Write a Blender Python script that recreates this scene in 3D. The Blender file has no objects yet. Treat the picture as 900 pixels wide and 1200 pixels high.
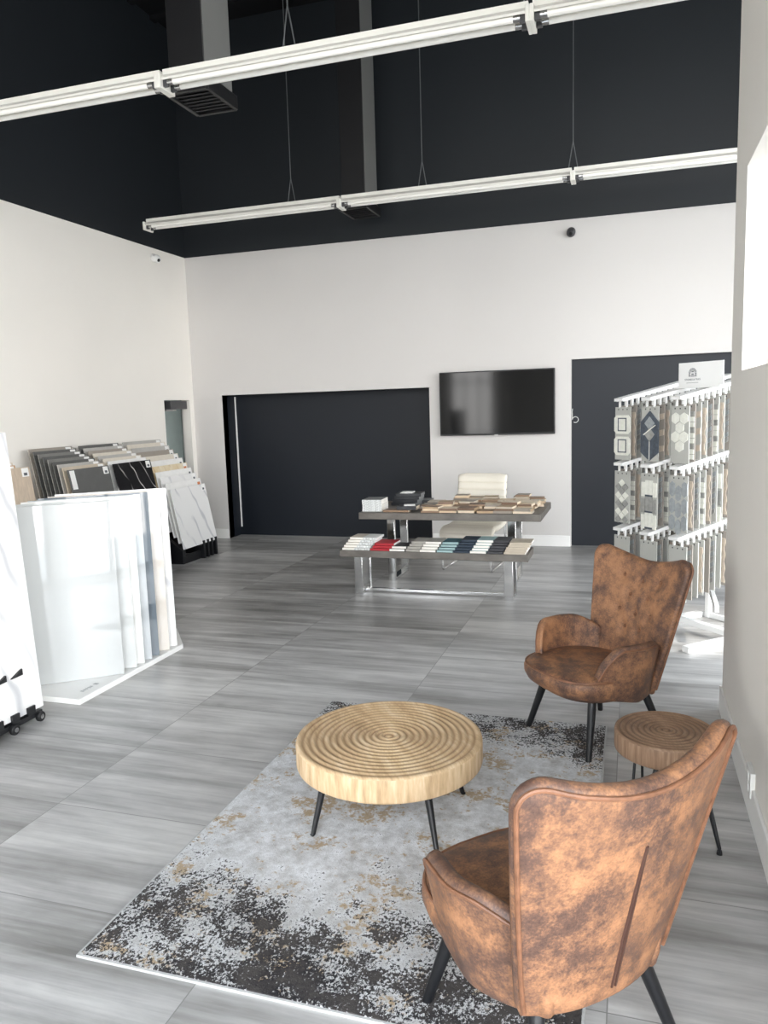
import bpy, bmesh, math, random
from mathutils import Vector, Matrix, noise as mnoise
PI = math.pi
sc = bpy.context.scene
col = sc.collection
rnd = random.Random(7)
sin, cos, rad = math.sin, math.cos, math.radians

# ------------------------------------------------------------------ mesh builder
class MB:
    def __init__(s): s.v = []; s.f = []; s.m = []
    def add(s, vs, fs, m=0):
        b = len(s.v); s.v += [tuple(p) for p in vs]
        s.f += [tuple(i + b for i in f) for f in fs]; s.m += [m] * len(fs)
    def box(s, x0, x1, y0, y1, z0, z1, m=0, M=None):
        vs = [Vector((x, y, z)) for z in (z0, z1) for y in (y0, y1) for x in (x0, x1)]
        if M is not None: vs = [M @ p for p in vs]
        s.add(vs, [(0, 2, 3, 1), (4, 5, 7, 6), (0, 1, 5, 4), (2, 6, 7, 3), (0, 4, 6, 2), (1, 3, 7, 5)], m)
    def bar(s, p0, p1, w, h, m=0, up=(0, 0, 1)):
        p0, p1 = Vector(p0), Vector(p1); d = (p1 - p0).normalized()
        a = d.cross(Vector(up)).normalized(); b = a.cross(d).normalized()
        vs = [p + a * i * w / 2 + b * j * h / 2 for p in (p0, p1) for i, j in ((-1, -1), (1, -1), (1, 1), (-1, 1))]
        s.add(vs, [(0, 1, 2, 3), (4, 7, 6, 5), (0, 4, 5, 1), (1, 5, 6, 2), (2, 6, 7, 3), (3, 7, 4, 0)], m)
    def tube(s, pts, r, n=10, m=0, closed=False):
        pts = [Vector(p) for p in pts]; N = len(pts)
        rs = r if isinstance(r, (list, tuple)) else [r] * N
        vs = []; ref = None
        for i, p in enumerate(pts):
            if closed: d = (pts[(i + 1) % N] - pts[i - 1]).normalized()
            else: d = (pts[min(i + 1, N - 1)] - pts[max(i - 1, 0)]).normalized()
            if ref is None: ref = Vector((0, 0, 1)) if abs(d.z) < .9 else Vector((1, 0, 0))
            a = (ref - d * ref.dot(d)).normalized(); ref = a; b = d.cross(a)
            vs += [p + (a * cos(2 * PI * k / n) + b * sin(2 * PI * k / n)) * rs[i] for k in range(n)]
        fs = []
        for i in range(N if closed else N - 1):
            j = (i + 1) % N
            for k in range(n):
                k2 = (k + 1) % n
                fs.append((i * n + k, i * n + k2, j * n + k2, j * n + k))
        if not closed:
            fs.append(tuple(range(n - 1, -1, -1))); fs.append(tuple((N - 1) * n + k for k in range(n)))
        s.add(vs, fs, m)
    def lathe(s, prof, n=48, m=0):
        vs = []; fs = []; N = len(prof)
        for r, z in prof:
            vs += [(r * cos(2 * PI * k / n), r * sin(2 * PI * k / n), z) for k in range(n)]
        for i in range(N - 1):
            for k in range(n):
                k2 = (k + 1) % n
                fs.append((i * n + k, i * n + k2, (i + 1) * n + k2, (i + 1) * n + k))
        fs.append(tuple(range(n - 1, -1, -1))); fs.append(tuple((N - 1) * n + k for k in range(n)))
        s.add(vs, fs, m)
    def prism(s, poly, f0, f1, m=0):
        """poly of 2-D points; f0/f1 map a 2-D point to 3-D on the two caps"""
        n = len(poly); vs = [f0(*p) for p in poly] + [f1(*p) for p in poly]
        fs = [tuple(range(n)), tuple(range(2 * n - 1, n - 1, -1))] + [(i, i + n, (i + 1) % n + n, (i + 1) % n) for i in range(n)]
        s.add(vs, fs, m)
    def loft(s, rings, m=0, caps=True):
        n = len(rings[0]); vs = [p for r in rings for p in r]; fs = []
        for i in range(len(rings) - 1):
            for k in range(n):
                k2 = (k + 1) % n
                fs.append((i * n + k, i * n + k2, (i + 1) * n + k2, (i + 1) * n + k))
        if caps:
            fs.append(tuple(range(n - 1, -1, -1))); fs.append(tuple((len(rings) - 1) * n + k for k in range(n)))
        s.add(vs, fs, m)
    def slab(s, F, B, nu, nv, arc=5, m=0):
        """closed pad: front grid F[u][v], back grid B[u][v], rounded rim between them"""
        base = len(s.v); idx = {}
        for tag_, G in (('f', F), ('b', B)):
            for i in range(nu):
                for j in range(nv): idx[tag_, i, j] = len(s.v); s.v.append(tuple(G[i][j]))
        fs = []
        for i in range(nu - 1):
            for j in range(nv - 1):
                fs.append((idx['f', i, j], idx['f', i + 1, j], idx['f', i + 1, j + 1], idx['f', i, j + 1]))
                fs.append((idx['b', i, j], idx['b', i, j + 1], idx['b', i + 1, j + 1], idx['b', i + 1, j]))
        bd = [(i, 0) for i in range(nu)] + [(nu - 1, j) for j in range(1, nv)] + [(i, nv - 1) for i in range(nu - 2, -1, -1)] + [(0, j) for j in range(nv - 2, 0, -1)]
        rows = []
        for i, j in bd:
            f, b = Vector(F[i][j]), Vector(B[i][j]); mid = (f + b) / 2; h = (f - b) / 2
            i2 = min(max(i, 1), nu - 2); j2 = min(max(j, 1), nv - 2)
            o = mid - (Vector(F[i2][j2]) + Vector(B[i2][j2])) / 2
            o = o - h * (o.dot(h) / max(h.length_squared, 1e-9)); o.normalize()
            row = [idx['f', i, j]]
            for k in range(1, arc):
                a = PI * k / arc
                row.append(len(s.v)); s.v.append(tuple(mid + h * cos(a) + o * h.length * sin(a)))
            row.append(idx['b', i, j]); rows.append(row)
        for q in range(len(rows)):
            r, t = rows[q], rows[(q + 1) % len(rows)]
            for k in range(arc): fs.append((r[k], r[k + 1], t[k + 1], t[k]))
        s.f += fs; s.m += [m] * len(fs)
    def build(s, name, mats, parent=None, loc=None, rot=None, bevel=0, seg=2, angle=35):
        me = bpy.data.meshes.new(name); me.from_pydata(s.v, [], s.f)
        if not isinstance(mats, (list, tuple)): mats = [mats]
        for m in mats: me.materials.append(m)
        for p, i in zip(me.polygons, s.m): p.material_index = i
        bm = bmesh.new(); bm.from_mesh(me)
        bmesh.ops.recalc_face_normals(bm, faces=bm.faces); bm.to_mesh(me); bm.free()
        for p in me.polygons: p.use_smooth = True
        me.set_sharp_from_angle(angle=rad(angle))
        o = bpy.data.objects.new(name, me); col.objects.link(o)
        if parent: o.parent = parent
        if loc: o.location = loc
        if rot: o.rotation_euler = rot
        if bevel:
            b = o.modifiers.new('Bevel', 'BEVEL'); b.width = bevel; b.segments = seg; b.limit_method = 'ANGLE'; b.angle_limit = rad(40)
        return o

def tag(o, label=None, cat=None, group=None, kind=None):
    for k, v in (('label', label), ('category', cat), ('group', group), ('kind', kind)):
        if v: o[k] = v
    return o
def empty(name, loc, rz=0.0):
    o = bpy.data.objects.new(name, None); col.objects.link(o); o.location = loc; o.rotation_euler = (0, 0, rz)
    o.empty_display_size = .1
    return o
KIDS = {}
def kids(o): return [c for c in bpy.data.objects if c.parent == o]
def copy_tree(o, parent=None):
    ch = kids(o)
    c = o.copy(); col.objects.link(c)
    if parent: c.parent = parent
    for k in ch: copy_tree(k, c)
    return c
ORD = ['front', 'second', 'third', 'fourth', 'fifth', 'sixth', 'seventh', 'eighth', 'ninth', 'tenth', 'eleventh', 'twelfth', 'thirteenth']

# ------------------------------------------------------------------ materials
def newmat(name):
    m = bpy.data.materials.new(name); m.use_nodes = True
    nt = m.node_tree; return m, nt, nt.nodes['Principled BSDF']
class G:
    def __init__(s, nt): s.nt = nt
    def n(s, t, ins=None, **kw):
        nd = s.nt.nodes.new(t)
        for k, v in kw.items(): setattr(nd, k, v)
        for k, v in (ins or {}).items():
            if hasattr(v, 'is_linked') or isinstance(v, bpy.types.NodeSocket): s.nt.links.new(v, nd.inputs[k])
            else: nd.inputs[k].default_value = v
        return nd
    def math(s, op, a, b=0.0, c=0.0, clamp=False):
        return s.n('ShaderNodeMath', {0: a, 1: b, 2: c}, operation=op, use_clamp=clamp).outputs[0]
    def ramp(s, fac, stops, interp='LINEAR'):
        r = s.n('ShaderNodeValToRGB', {'Fac': fac}); cr = r.color_ramp; cr.interpolation = interp
        while len(cr.elements) > 1: cr.elements.remove(cr.elements[-1])
        for i, (p, c) in enumerate(stops):
            e = cr.elements[0] if i == 0 else cr.elements.new(p)
            e.position = p; e.color = (*c, 1) if len(c) == 3 else c
        return r.outputs[0]
    def mix(s, fac, a, b, mode='MIX'):
        nd = s.n('ShaderNodeMix', data_type='RGBA', blend_type=mode)
        for i, v in ((0, fac), (6, a), (7, b)):
            if isinstance(v, bpy.types.NodeSocket): s.nt.links.new(v, nd.inputs[i])
            else: nd.inputs[i].default_value = (*v, 1) if isinstance(v, tuple) and len(v) == 3 else v
        return nd.outputs[2]
    def coord(s, kind='Object', scale=(1, 1, 1), loc=(0, 0, 0), rot=(0, 0, 0)):
        t = s.n('ShaderNodeTexCoord').outputs[kind]
        return s.n('ShaderNodeMapping', {'Vector': t, 'Scale': scale, 'Location': loc, 'Rotation': rot}).outputs[0]
    def noise(s, vec, scale, detail=3, rough=.5, out='Fac', dist=0.0):
        return s.n('ShaderNodeTexNoise', {'Vector': vec, 'Scale': scale, 'Detail': detail, 'Roughness': rough, 'Distortion': dist}).outputs[out]
    def bump(s, h, strength, dist=.01):
        return s.n('ShaderNodeBump', {'Height': h, 'Strength': strength, 'Distance': dist}).outputs[0]
def plain(name, c, rough=.5, metal=0, var=.06, vs=6.0, spec=.5, coat=0, bump=0):
    """painted / plain material with a slight procedural tone variation"""
    m, nt, b = newmat(name); g = G(nt)
    f = g.noise(g.coord(), vs, 3)
    lo = tuple(max(0, x * (1 - var)) for x in c); hi = tuple(min(1, x * (1 + var)) for x in c)
    nt.links.new(g.ramp(f, [(.3, lo), (.7, hi)]), b.inputs['Base Color'])
    b.inputs['Roughness'].default_value = rough; b.inputs['Metallic'].default_value = metal
    b.inputs['Specular IOR Level'].default_value = spec; b.inputs['Coat Weight'].default_value = coat
    if bump: nt.links.new(g.bump(g.noise(g.coord(), 180, 2), bump, .002), b.inputs['Normal'])
    return m
def S(r, g_, b_):
    """sRGB 0-255 -> linear"""
    f = lambda c: (c / 255 / 12.92) if c <= 10 else ((c / 255 + .055) / 1.055) ** 2.4
    return (f(r), f(g_), f(b_))

WHITE_WALL = plain('white_wall_paint', S(243, 239, 232), .6, var=.012, vs=1.5, spec=.3)
GREY_WALL = plain('pale_grey_wall', S(212, 209, 206), .6, var=.012, vs=1.5, spec=.3)  # back wall base colour, a step greyer than the left wall
BLACK_WALL = plain('black_wall_paint', S(32, 36, 40), .5, var=.05, vs=1.2, spec=.4)
NAVY_WALL = plain('navy_wall_paint', S(17, 23, 32), .5, var=.05, vs=1.5, spec=.4)
CEIL = plain('black_ceiling_paint', S(24, 24, 26), .8, spec=.2)
HALL = plain('grey_green_hall_paint', S(98, 104, 99), .7, spec=.3)
TRIM = plain('white_trim_paint', S(240, 239, 236), .4, var=.01)
CONCRETE = plain('pale_pavement', S(170, 168, 164), .9)
FIXTURE = plain('white_enamel', S(238, 236, 228), .35, var=.01)
TUBE = plain('frosted_tube_glass', S(246, 244, 238), .25, var=.01)
DUCT_LIT = plain('lit_duct_grey', S(116, 116, 114), .55, var=.03, vs=2)  # grey standing in for daylight on the right side of the ducts
BLACKM = plain('black_powder_coat', S(18, 19, 22), .38, var=.1)
BLACKP = plain('black_plastic', S(20, 20, 22), .45, var=.1)
RUBBER = plain('grey_rubber', S(120, 120, 120), .6)
STEEL = plain('steel', S(190, 190, 190), .25, metal=1)
CHROME = plain('brushed_chrome', S(222, 222, 222), .13, metal=1, var=.02)
GRILLE = plain('dark_grille', S(34, 34, 36), .5)
GREYD = plain('dark_grey_plastic', S(70, 70, 72), .4)
CREAM = plain('cream_leatherette', S(240, 233, 218), .42, var=.02, bump=.15)
TVGLASS = plain('black_screen_glass', S(10, 11, 12), .08, var=.02, spec=.28)
WMETAL = plain('white_powder_coat', S(236, 236, 234), .35, var=.02)
OUTLET = plain('outlet_plastic', S(228, 228, 224), .35, var=.01)
SIGNW = plain('sign_white_acrylic', S(228, 228, 226), .3, var=.01)
INK = plain('grey_print_ink', S(84, 88, 94), .6, var=.03)
INKPALE = plain('pale_grey_print', S(178, 180, 180), .6, var=.03)
STICK = plain('white_paper_sticker', S(244, 243, 240), .7, var=.01)
ORANGE = plain('orange_sticker', S(206, 128, 80), .7)
ALU = plain('anodised_aluminium', S(120, 122, 124), .4, metal=.7)
BINDING = plain('pale_rug_binding', S(184, 184, 182), .9, vs=60, var=.08)

def floor_mat():
    m, nt, b = newmat('grey_wood_look_porcelain'); g = G(nt)
    co = g.coord(loc=(2.49 + 12.2, -3.33 + 12.2, 0))
    br = g.n('ShaderNodeTexBrick', {'Vector': co, 'Color1': (0, 0, 0, 1), 'Color2': (1, 1, 1, 1), 'Mortar': (.5, .5, .5, 1), 'Scale': 1.0,
             'Mortar Size': .0022, 'Mortar Smooth': .1, 'Bias': 0.0, 'Brick Width': 1.22, 'Row Height': .61}, offset=0.0, squash=1.0)
    per = br.outputs['Color']
    sh = g.n('ShaderNodeVectorMath', {0: per, 1: (37.0, 23.0, 11.0)}, operation='MULTIPLY').outputs[0]
    v = g.n('ShaderNodeVectorMath', {0: g.coord(), 1: sh}, operation='ADD').outputs[0]
    def st(sx, sy, sc_, d=4, r=.55):
        mp = g.n('ShaderNodeMapping', {'Vector': v, 'Scale': (sx, sy, 1)}).outputs[0]
        return g.noise(mp, sc_, d, r, dist=.3)
    broad = st(.45, 5.0, 1.0); fine = st(1.2, 24, 1.0, 5, .65); blot = st(1.3, 3.2, 2.0, 5, .6)
    t = g.math('ADD', g.math('MULTIPLY', broad, .5), g.math('ADD', g.math('MULTIPLY', fine, .28), g.math('MULTIPLY', blot, .22)))
    t = g.math('ADD', t, g.math('MULTIPLY', g.math('SUBTRACT', per, .5), .09))
    c = g.ramp(t, [(.34, S(120, 118, 115)), (.43, S(150, 148, 145)), (.50, S(172, 170, 168)), (.58, S(196, 194, 191)), (.68, S(212, 210, 207))])
    c = g.mix(br.outputs['Fac'], c, S(132, 131, 128))
    nt.links.new(c, b.inputs['Base Color'])
    rr = g.math('ADD', .24, g.math('MULTIPLY', fine, .2)); nt.links.new(rr, b.inputs['Roughness'])
    h = g.math('SUBTRACT', g.math('MULTIPLY', fine, .3), br.outputs['Fac'])
    nt.links.new(g.bump(h, .06, .003), b.inputs['Normal'])
    return m
FLOOR = floor_mat()

def leather_mat():
    m, nt, b = newmat('distressed_brown_leather'); g = G(nt); co = g.coord()
    big = g.noise(co, 5.5, 4, .6, dist=.4); mid = g.noise(co, 26, 5, .7); fine = g.noise(co, 150, 3, .6)
    t = g.math('ADD', g.math('MULTIPLY', big, .5), g.math('ADD', g.math('MULTIPLY', mid, .30), g.math('MULTIPLY', fine, .20)))
    c = g.ramp(t, [(.35, S(74, 57, 51)), (.44, S(100, 75, 63)), (.50, S(132, 96, 73)), (.56, S(162, 117, 85)), (.66, S(182, 134, 98))])
    nt.links.new(c, b.inputs['Base Color'])
    nt.links.new(g.ramp(t, [(.4, (.42,) * 3), (.65, (.62,) * 3)]), b.inputs['Roughness'])
    b.inputs['Specular IOR Level'].default_value = .35
    nt.links.new(g.bump(g.math('ADD', g.noise(co, 320, 2), g.math('MULTIPLY', mid, .6)), .25, .002), b.inputs['Normal'])
    return m
LEATHER = leather_mat()
PIPING = plain('brown_leather_piping', S(126, 86, 62), .5, vs=30, var=.25)
SEAM = plain('dark_stitched_seam', S(74, 48, 38), .6)

def wood_mat(name, lo, mid, hi, groove):
    m, nt, b = newmat(name); g = G(nt)
    sx = g.n('ShaderNodeSeparateXYZ', {0: g.n('ShaderNodeTexCoord').outputs['Object']})
    x, y, z = sx.outputs
    ang = g.math('ARCTAN2', y, x)
    v1 = g.n('ShaderNodeCombineXYZ', {0: g.math('MULTIPLY', ang, 9.0), 1: g.math('MULTIPLY', z, 2.5), 2: 0.0}).outputs[0]
    side = g.noise(v1, 1.6, 5, .6)
    st = g.n('ShaderNodeVectorRotate', {'Vector': g.n('ShaderNodeTexCoord').outputs['Object'], 'Angle': .9}, rotation_type='Z_AXIS').outputs[0]
    top = g.noise(g.n('ShaderNodeMapping', {'Vector': st, 'Scale': (1.4, 9, 1)}).outputs[0], 3.0, 5, .6)
    fine = g.noise(g.n('ShaderNodeMapping', {'Vector': st, 'Scale': (6, 90, 1)}).outputs[0], 2.0, 3, .6)
    nz = g.n('ShaderNodeSeparateXYZ', {0: g.n('ShaderNodeNewGeometry').outputs['Normal']}).outputs[2]
    up = g.math('GREATER_THAN', nz, .45)
    t = g.math('ADD', g.math('MULTIPLY', g.math('SUBTRACT', 1.0, up), side), g.math('MULTIPLY', up, g.math('ADD', g.math('MULTIPLY', top, .7), g.math('MULTIPLY', fine, .3))))
    c = g.ramp(t, [(.32, lo), (.5, mid), (.66, hi)])
    dk = g.n('ShaderNodeAttribute', attribute_name='groove').outputs['Fac']
    c = g.mix(g.math('MULTIPLY', dk, .6), c, groove)
    nt.links.new(c, b.inputs['Base Color']); b.inputs['Roughness'].default_value = .55
    b.inputs['Specular IOR Level'].default_value = .3
    return m
OAK = wood_mat('light_oak_slice', S(172, 142, 108), S(206, 176, 138), S(224, 200, 166), S(152, 118, 84))
WALNUT = wood_mat('brown_wood_slice', S(112, 86, 67), S(138, 110, 88), S(158, 130, 106), S(98, 73, 56))

def rug_mat():
    m, nt, b = newmat('distressed_abstract_rug_pile'); g = G(nt)
    co = g.coord(); sx = g.n('ShaderNodeSeparateXYZ', {0: co}); x, y = sx.outputs[0], sx.outputs[1]
    big = g.noise(co, 2.2, 4, .6); mid = g.noise(co, 9, 5, .7); fine = g.noise(g.coord(scale=(1, .8, 1)), 95, 4, .75); f2 = g.noise(co, 26, 4, .7)
    # dark bands near the two short edges (design of the rug), y runs 0..2.28 from the near edge
    near = g.ramp(y, [(0, (1,) * 3), (.16, (.85,) * 3), (.36, (.12,) * 3), (1, (0,) * 3)])
    yn = g.math('DIVIDE', y, 2.28)
    near = g.ramp(yn, [(0, (.80,) * 3), (.14, (.70,) * 3), (.30, (.25,) * 3), (.5, (.12,) * 3), (.68, (.2,) * 3), (.84, (.5,) * 3), (1, (.62,) * 3)])
    t = g.math('ADD', g.math('MULTIPLY', near, .24), g.math('ADD', g.math('MULTIPLY', big, .34), g.math('ADD', g.math('MULTIPLY', mid, .26), g.math('ADD', g.math('MULTIPLY', f2, .20), g.math('MULTIPLY', fine, .46)))))
    dark = g.ramp(t, [(.765, (0,) * 3), (.80, (1,) * 3)])
    tone = g.ramp(g.math('ADD', g.math('MULTIPLY', mid, .6), g.math('MULTIPLY', f2, .4)), [(.35, S(176, 174, 172)), (.5, S(208, 208, 208)), (.62, S(230, 231, 233))])
    och = g.noise(g.coord(loc=(5, 3, 0)), 4.5, 4, .65); oc = g.math('ADD', g.math('MULTIPLY', och, .6), g.math('MULTIPLY', g.noise(g.coord(loc=(2, 8, 0)), 38, 3, .7), .4))
    c = g.mix(g.ramp(oc, [(.535, (0,) * 3), (.585, (.8,) * 3)]), tone, S(172, 146, 108))
    darkc = g.ramp(mid, [(.4, S(44, 43, 46)), (.6, S(78, 74, 72))])
    c = g.mix(dark, c, darkc)
    nt.links.new(c, b.inputs['Base Color']); b.inputs['Roughness'].default_value = .95; b.inputs['Specular IOR Level'].default_value = .1
    nt.links.new(g.bump(g.math('ADD', g.noise(co, 240, 3), fine), .5, .006), b.inputs['Normal'])
    return m
RUG = rug_mat()

def plank_mat(name, c, var=.2, rough=.5):
    m, nt, b = newmat(name); g = G(nt)
    oi = g.n('ShaderNodeObjectInfo').outputs['Random']
    v = g.n('ShaderNodeVectorMath', {0: g.coord(scale=(4, 40, 8)), 1: g.n('ShaderNodeCombineXYZ', {0: g.math('MULTIPLY', oi, 50.0)}).outputs[0]}, operation='ADD').outputs[0]
    f = g.noise(v, 1.5, 4, .6)
    lo = tuple(x * (1 - var) for x in c); hi = tuple(min(1, x * (1 + var)) for x in c)
    nt.links.new(g.ramp(f, [(.3, lo), (.7, hi)]), b.inputs['Base Color']); b.inputs['Roughness'].default_value = rough
    return m
DESKWOOD = plank_mat('grey_weathered_wood', S(104, 99, 93), .25, .5)
PLANKS = [plank_mat('plank_' + n, S(*c), .16, .45) for n, c in (('oak', (178, 152, 122)), ('pale_oak', (212, 190, 160)), ('walnut', (116, 92, 74)),
          ('grey_oak', (150, 140, 128)), ('sand', (224, 208, 184)), ('brown', (142, 116, 92)), ('ash', (196, 184, 166)))]

def marble(name, base, vein, scale=2.5, width=.03, rough=.2, tint=None):
    m, nt, b = newmat(name); g = G(nt)
    oi = g.n('ShaderNodeObjectInfo').outputs['Random']
    v = g.n('ShaderNodeVectorMath', {0: g.coord(), 1: g.n('ShaderNodeCombineXYZ', {0: g.math('MULTIPLY', oi, 20.0), 1: g.math('MULTIPLY', oi, 7.0)}).outputs[0]}, operation='ADD').outputs[0]
    v = g.n('ShaderNodeMapping', {'Vector': v, 'Scale': (1, 1.5, .8)}).outputs[0]
    n1 = g.noise(v, scale, 2, .45, dist=.25)
    wv = g.n('ShaderNodeTexWave', {'Vector': v, 'Scale': scale * .55, 'Distortion': 4.0, 'Detail': 2.0, 'Detail Scale': 1.3}, wave_type='BANDS', bands_direction='DIAGONAL').outputs['Fac']
    line = g.ramp(wv, [(1 - width * 2.2, (0,) * 3), (1, (1,) * 3)])
    mask = g.ramp(g.noise(v, scale * .8, 2), [(.36, (0,) * 3), (.55, (1,) * 3)])
    c = g.mix(g.math('MULTIPLY', line, mask), base, vein)
    if tint: c = g.mix(g.ramp(g.noise(v, 6, 4), [(.4, (0,) * 3), (.65, (1,) * 3)]), c, tint)
    nt.links.new(c, b.inputs['Base Color']); b.inputs['Roughness'].default_value = rough
    return m
MARBLE = marble('white_marble_porcelain', S(240, 239, 237), S(204, 204, 206), 3.0, .05)
NERO = marble('black_marble_porcelain', S(34, 33, 34), S(225, 222, 216), 3.6, .007, .18)
BEIGE_M = marble('cream_marble_porcelain', S(226, 208, 172), S(200, 172, 130), 6, .06, .3, S(236, 224, 198))
TILES = {k: plain('tile_' + k, S(*c), r, var=.06, vs=14) for k, c, r in (('dark_grey', (96, 96, 94), .5), ('mid_grey', (128, 127, 123), .45), ('taupe', (160, 152, 142), .45),
         ('light_grey', (186, 183, 178), .4), ('cream', (222, 214, 200), .4), ('white', (240, 239, 236), .3), ('beige', (204, 190, 170), .45))}
WOODTILE = [plank_mat('woodlook_' + n, S(*c), .12, .45) for n, c in (('beige', (198, 180, 160)), ('tan', (206, 168, 130)), ('light', (212, 200, 184)))]

def gloss(name, c, var=.02, vs=3, rough=.03):
    return plain(name, S(*c), rough, var=var, vs=vs, spec=.5, coat=.5)
SLABS = [(4.235, .68, 1.165, gloss('polished_white_slab', (192, 194, 193)), 'big polished white slab at the front of the fan on the plinth'),
         (4.375, .70, 1.17, gloss('polished_pale_grey_slab', (206, 208, 206), .03), 'pale grey slab showing as the strip next to the front white slab'),
         (4.465, .70, 1.175, gloss('polished_ivory_slab', (240, 240, 236)), 'ivory slab showing as a narrow strip between two grey slabs'),
         (4.555, .72, 1.175, gloss('polished_grey_slab', (188, 192, 194), .05), 'grey slab showing as a strip beside the dark slab'),
         (4.645, .72, 1.18, gloss('polished_slate_slab', (104, 114, 122), .05), 'dark slate slab showing as a thin strip in the fan'),
         (4.775, .74, 1.18, gloss('polished_beige_slab', (222, 214, 204), .03), 'beige slab showing as a strip right of the dark slab'),
         (4.875, .76, 1.185, MARBLE, 'white marble slab rearmost in the fan on the plinth')]
GWHITE = plain('gloss_white_slab', S(240, 240, 238), .12, var=.015)

# ------------------------------------------------------------------ setting
XL, YB, XP, YF, XR, ZC, ZW = -5.85, 9.62, 0.5, -2.6, 4.4, 6.75, 3.87
def struct(o): o['kind'] = 'structure'; return o
def wall_cells(mb, axis, p0, p1, us, zs, mat):
    """solid wall from p0 to p1 across its thickness; mat(u, z) gives the material of a cell, None = opening"""
    for u0, u1 in zip(us, us[1:]):
        for z0, z1 in zip(zs, zs[1:]):
            k = mat((u0 + u1) / 2, (z0 + z1) / 2)
            if k is None: continue
            if axis == 'x': mb.box(u0, u1, p0, p1, z0, z1, k)
            else: mb.box(p0, p1, u0, u1, z0, z1, k)
m = MB(); m.box(-8.5, XR + .2, YF - .2, YB + .6, -.12, 0); struct(m.build('floor', FLOOR))
m = MB(); m.box(XL - .2, XR + .2, YF - .2, YB + .6, ZC, ZC + .12)
for i in range(26): m.box(XL, XR, YF + i * .47, YF + i * .47 + .1, ZC - .05, ZC)
struct(m.build('ceiling', CEIL))
# back wall: white below, black above, one deep dark recess and one shallow one
def back(u, z):
    if z > ZW: return 1
    if -5.40 < u < -2.45 and z < 2.0: return None
    if -.70 < u < 1.3 and z < 2.265: return None
    return 0
m = MB()
wall_cells(m, 'x', YB, YB + .14, [XL - .2, -5.40, -2.45, -.70, 1.3, XR + .2], [0, 2.0, 2.265, ZW, ZC], back)
m.box(XL - .2, XR + .2, YB + .34, YB + .46, 0, 2.5, 2)
m.box(-5.60, -5.40, YB + .005, YB + .34, 0, 2.0, 2); m.box(-2.45, -2.25, YB + .14, YB + .34, 0, 2.2, 2); m.box(-5.6, -2.25, YB + .14, YB + .34, 2.0, 2.2, 2)
m.box(-.75, 1.35, YB + .10, YB + .2, 0, 2.4, 2)
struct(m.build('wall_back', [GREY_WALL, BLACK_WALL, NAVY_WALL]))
m = MB(); m.box(-5.388, -5.37, YB + .325, YB + .339, .12, 1.98); struct(m.build('trim_1', TRIM))
m = MB(); m.box(XL, -5.41, YB - .014, YB, 0, .135); m.box(-2.44, -.71, YB - .014, YB, 0, .135)
struct(m.build('baseboard_back', TRIM, bevel=.004))
# left wall with the doorway beside the corner
def left(u, z):
    if z > ZW: return 1
    if 8.9 < u < 9.5 and z < 1.95: return None
    return 0
m = MB(); wall_cells(m, 'y', XL - .12, XL, [YF, 8.9, 9.52, YB + .14], [0, 1.95, ZW, ZC], left); struct(m.build('wall_left', [WHITE_WALL, BLACK_WALL]))
m = MB(); m.box(-7.6, -7.5, 7.0, 12, 0, 2.6); m.box(-7.6, XL - .16, 11.9, 12, 0, 2.6); m.box(-7.6, XL - .16, 7.0, 12, 2.6, 2.7); m.box(-7.6, XL - .16, 6.9, 7.0, 0, 2.6)
struct(m.build('wall_hall', HALL))
m = MB(); m.box(XL, XL + .012, YF, 8.9, 0, .135); struct(m.build('baseboard_left', TRIM, bevel=.004))
# partition on the right with its pass-through opening
def part(u, z): return None if (2.2 < u < 4.13 and 1.88 < z < 2.82) else 0
m = MB(); wall_cells(m, 'y', XP, XP + .105, [1.5, 2.2, 4.13, 4.55], [0, 1.88, 2.82, ZC], part); struct(m.build('wall_right', WHITE_WALL))
m = MB(); m.box(XP - .014, XP, 1.5, 4.55, 0, .145); m.box(XP - .014, XP + .119, 4.55, 4.564, 0, .145); struct(m.build('baseboard_right', TRIM, bevel=.004))
# outer wall far right: shop glazing lets the daylight in
OUT = ((-2.2, 2.6, 4.4), (4.9, 6.4, 5.8), (6.7, 8.2, 3.4))
def outer(u, z):
    for a0, a1, h in OUT:
        if a0 < u < a1 and .25 < z < h: return None
    return 0 if z < ZW else 1
m = MB(); wall_cells(m, 'y', XR, XR + .16, [YF, -2.2, 2.6, 4.9, 6.4, 6.7, 8.2, YB + .14], [0, .25, 3.4, ZW, 4.4, 5.8, ZC], outer); struct(m.build('wall_outer', [WHITE_WALL, BLACK_WALL]))
def front(u, z):
    if (-4.9 < u < -3.7 or -1.6 < u < 1.0 or 1.3 < u < 4.0) and .1 < z < 5.2: return None  # leftmost opening is an unseen window added to brighten the partition
    return 0 if z < ZW else 1
m = MB(); wall_cells(m, 'x', YF - .16, YF, [XL - .2, -4.9, -3.7, -1.6, 1.0, 1.3, 4.0, XR + .2], [0, .1, ZW, 5.2, ZC], front); struct(m.build('wall_front', [WHITE_WALL, BLACK_WALL]))
for n_, (a0, a1, h) in enumerate(OUT):
    m = MB()
    for u in (a0, (a0 + a1) / 2 - .025, a1 - .05): m.box(XR + .05, XR + .11, u, u + .05, .25, h)
    for z in (.25, 2.6, h - .05): m.box(XR + .05, XR + .11, a0, a1, z, z + .05)
    struct(m.build('window_%d' % (n_ + 1), ALU))
for n_, (a0, a1) in enumerate(((-4.9, -3.7), (-1.6, 1.0), (1.3, 4.0))):  # first frame fills the window added for extra light
    m = MB()
    for u in (a0, a0 + (a1 - a0) / 3 - .025, a0 + (a1 - a0) * 2 / 3 - .025, a1 - .05): m.box(u, u + .05, YF - .1, YF - .04, .1, 5.2)
    for z in (.1, 2.4, 5.15): m.box(a0, a1, YF - .1, YF - .04, z, z + .05)
    struct(m.build('window_%d' % (n_ + 4), ALU))
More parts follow.
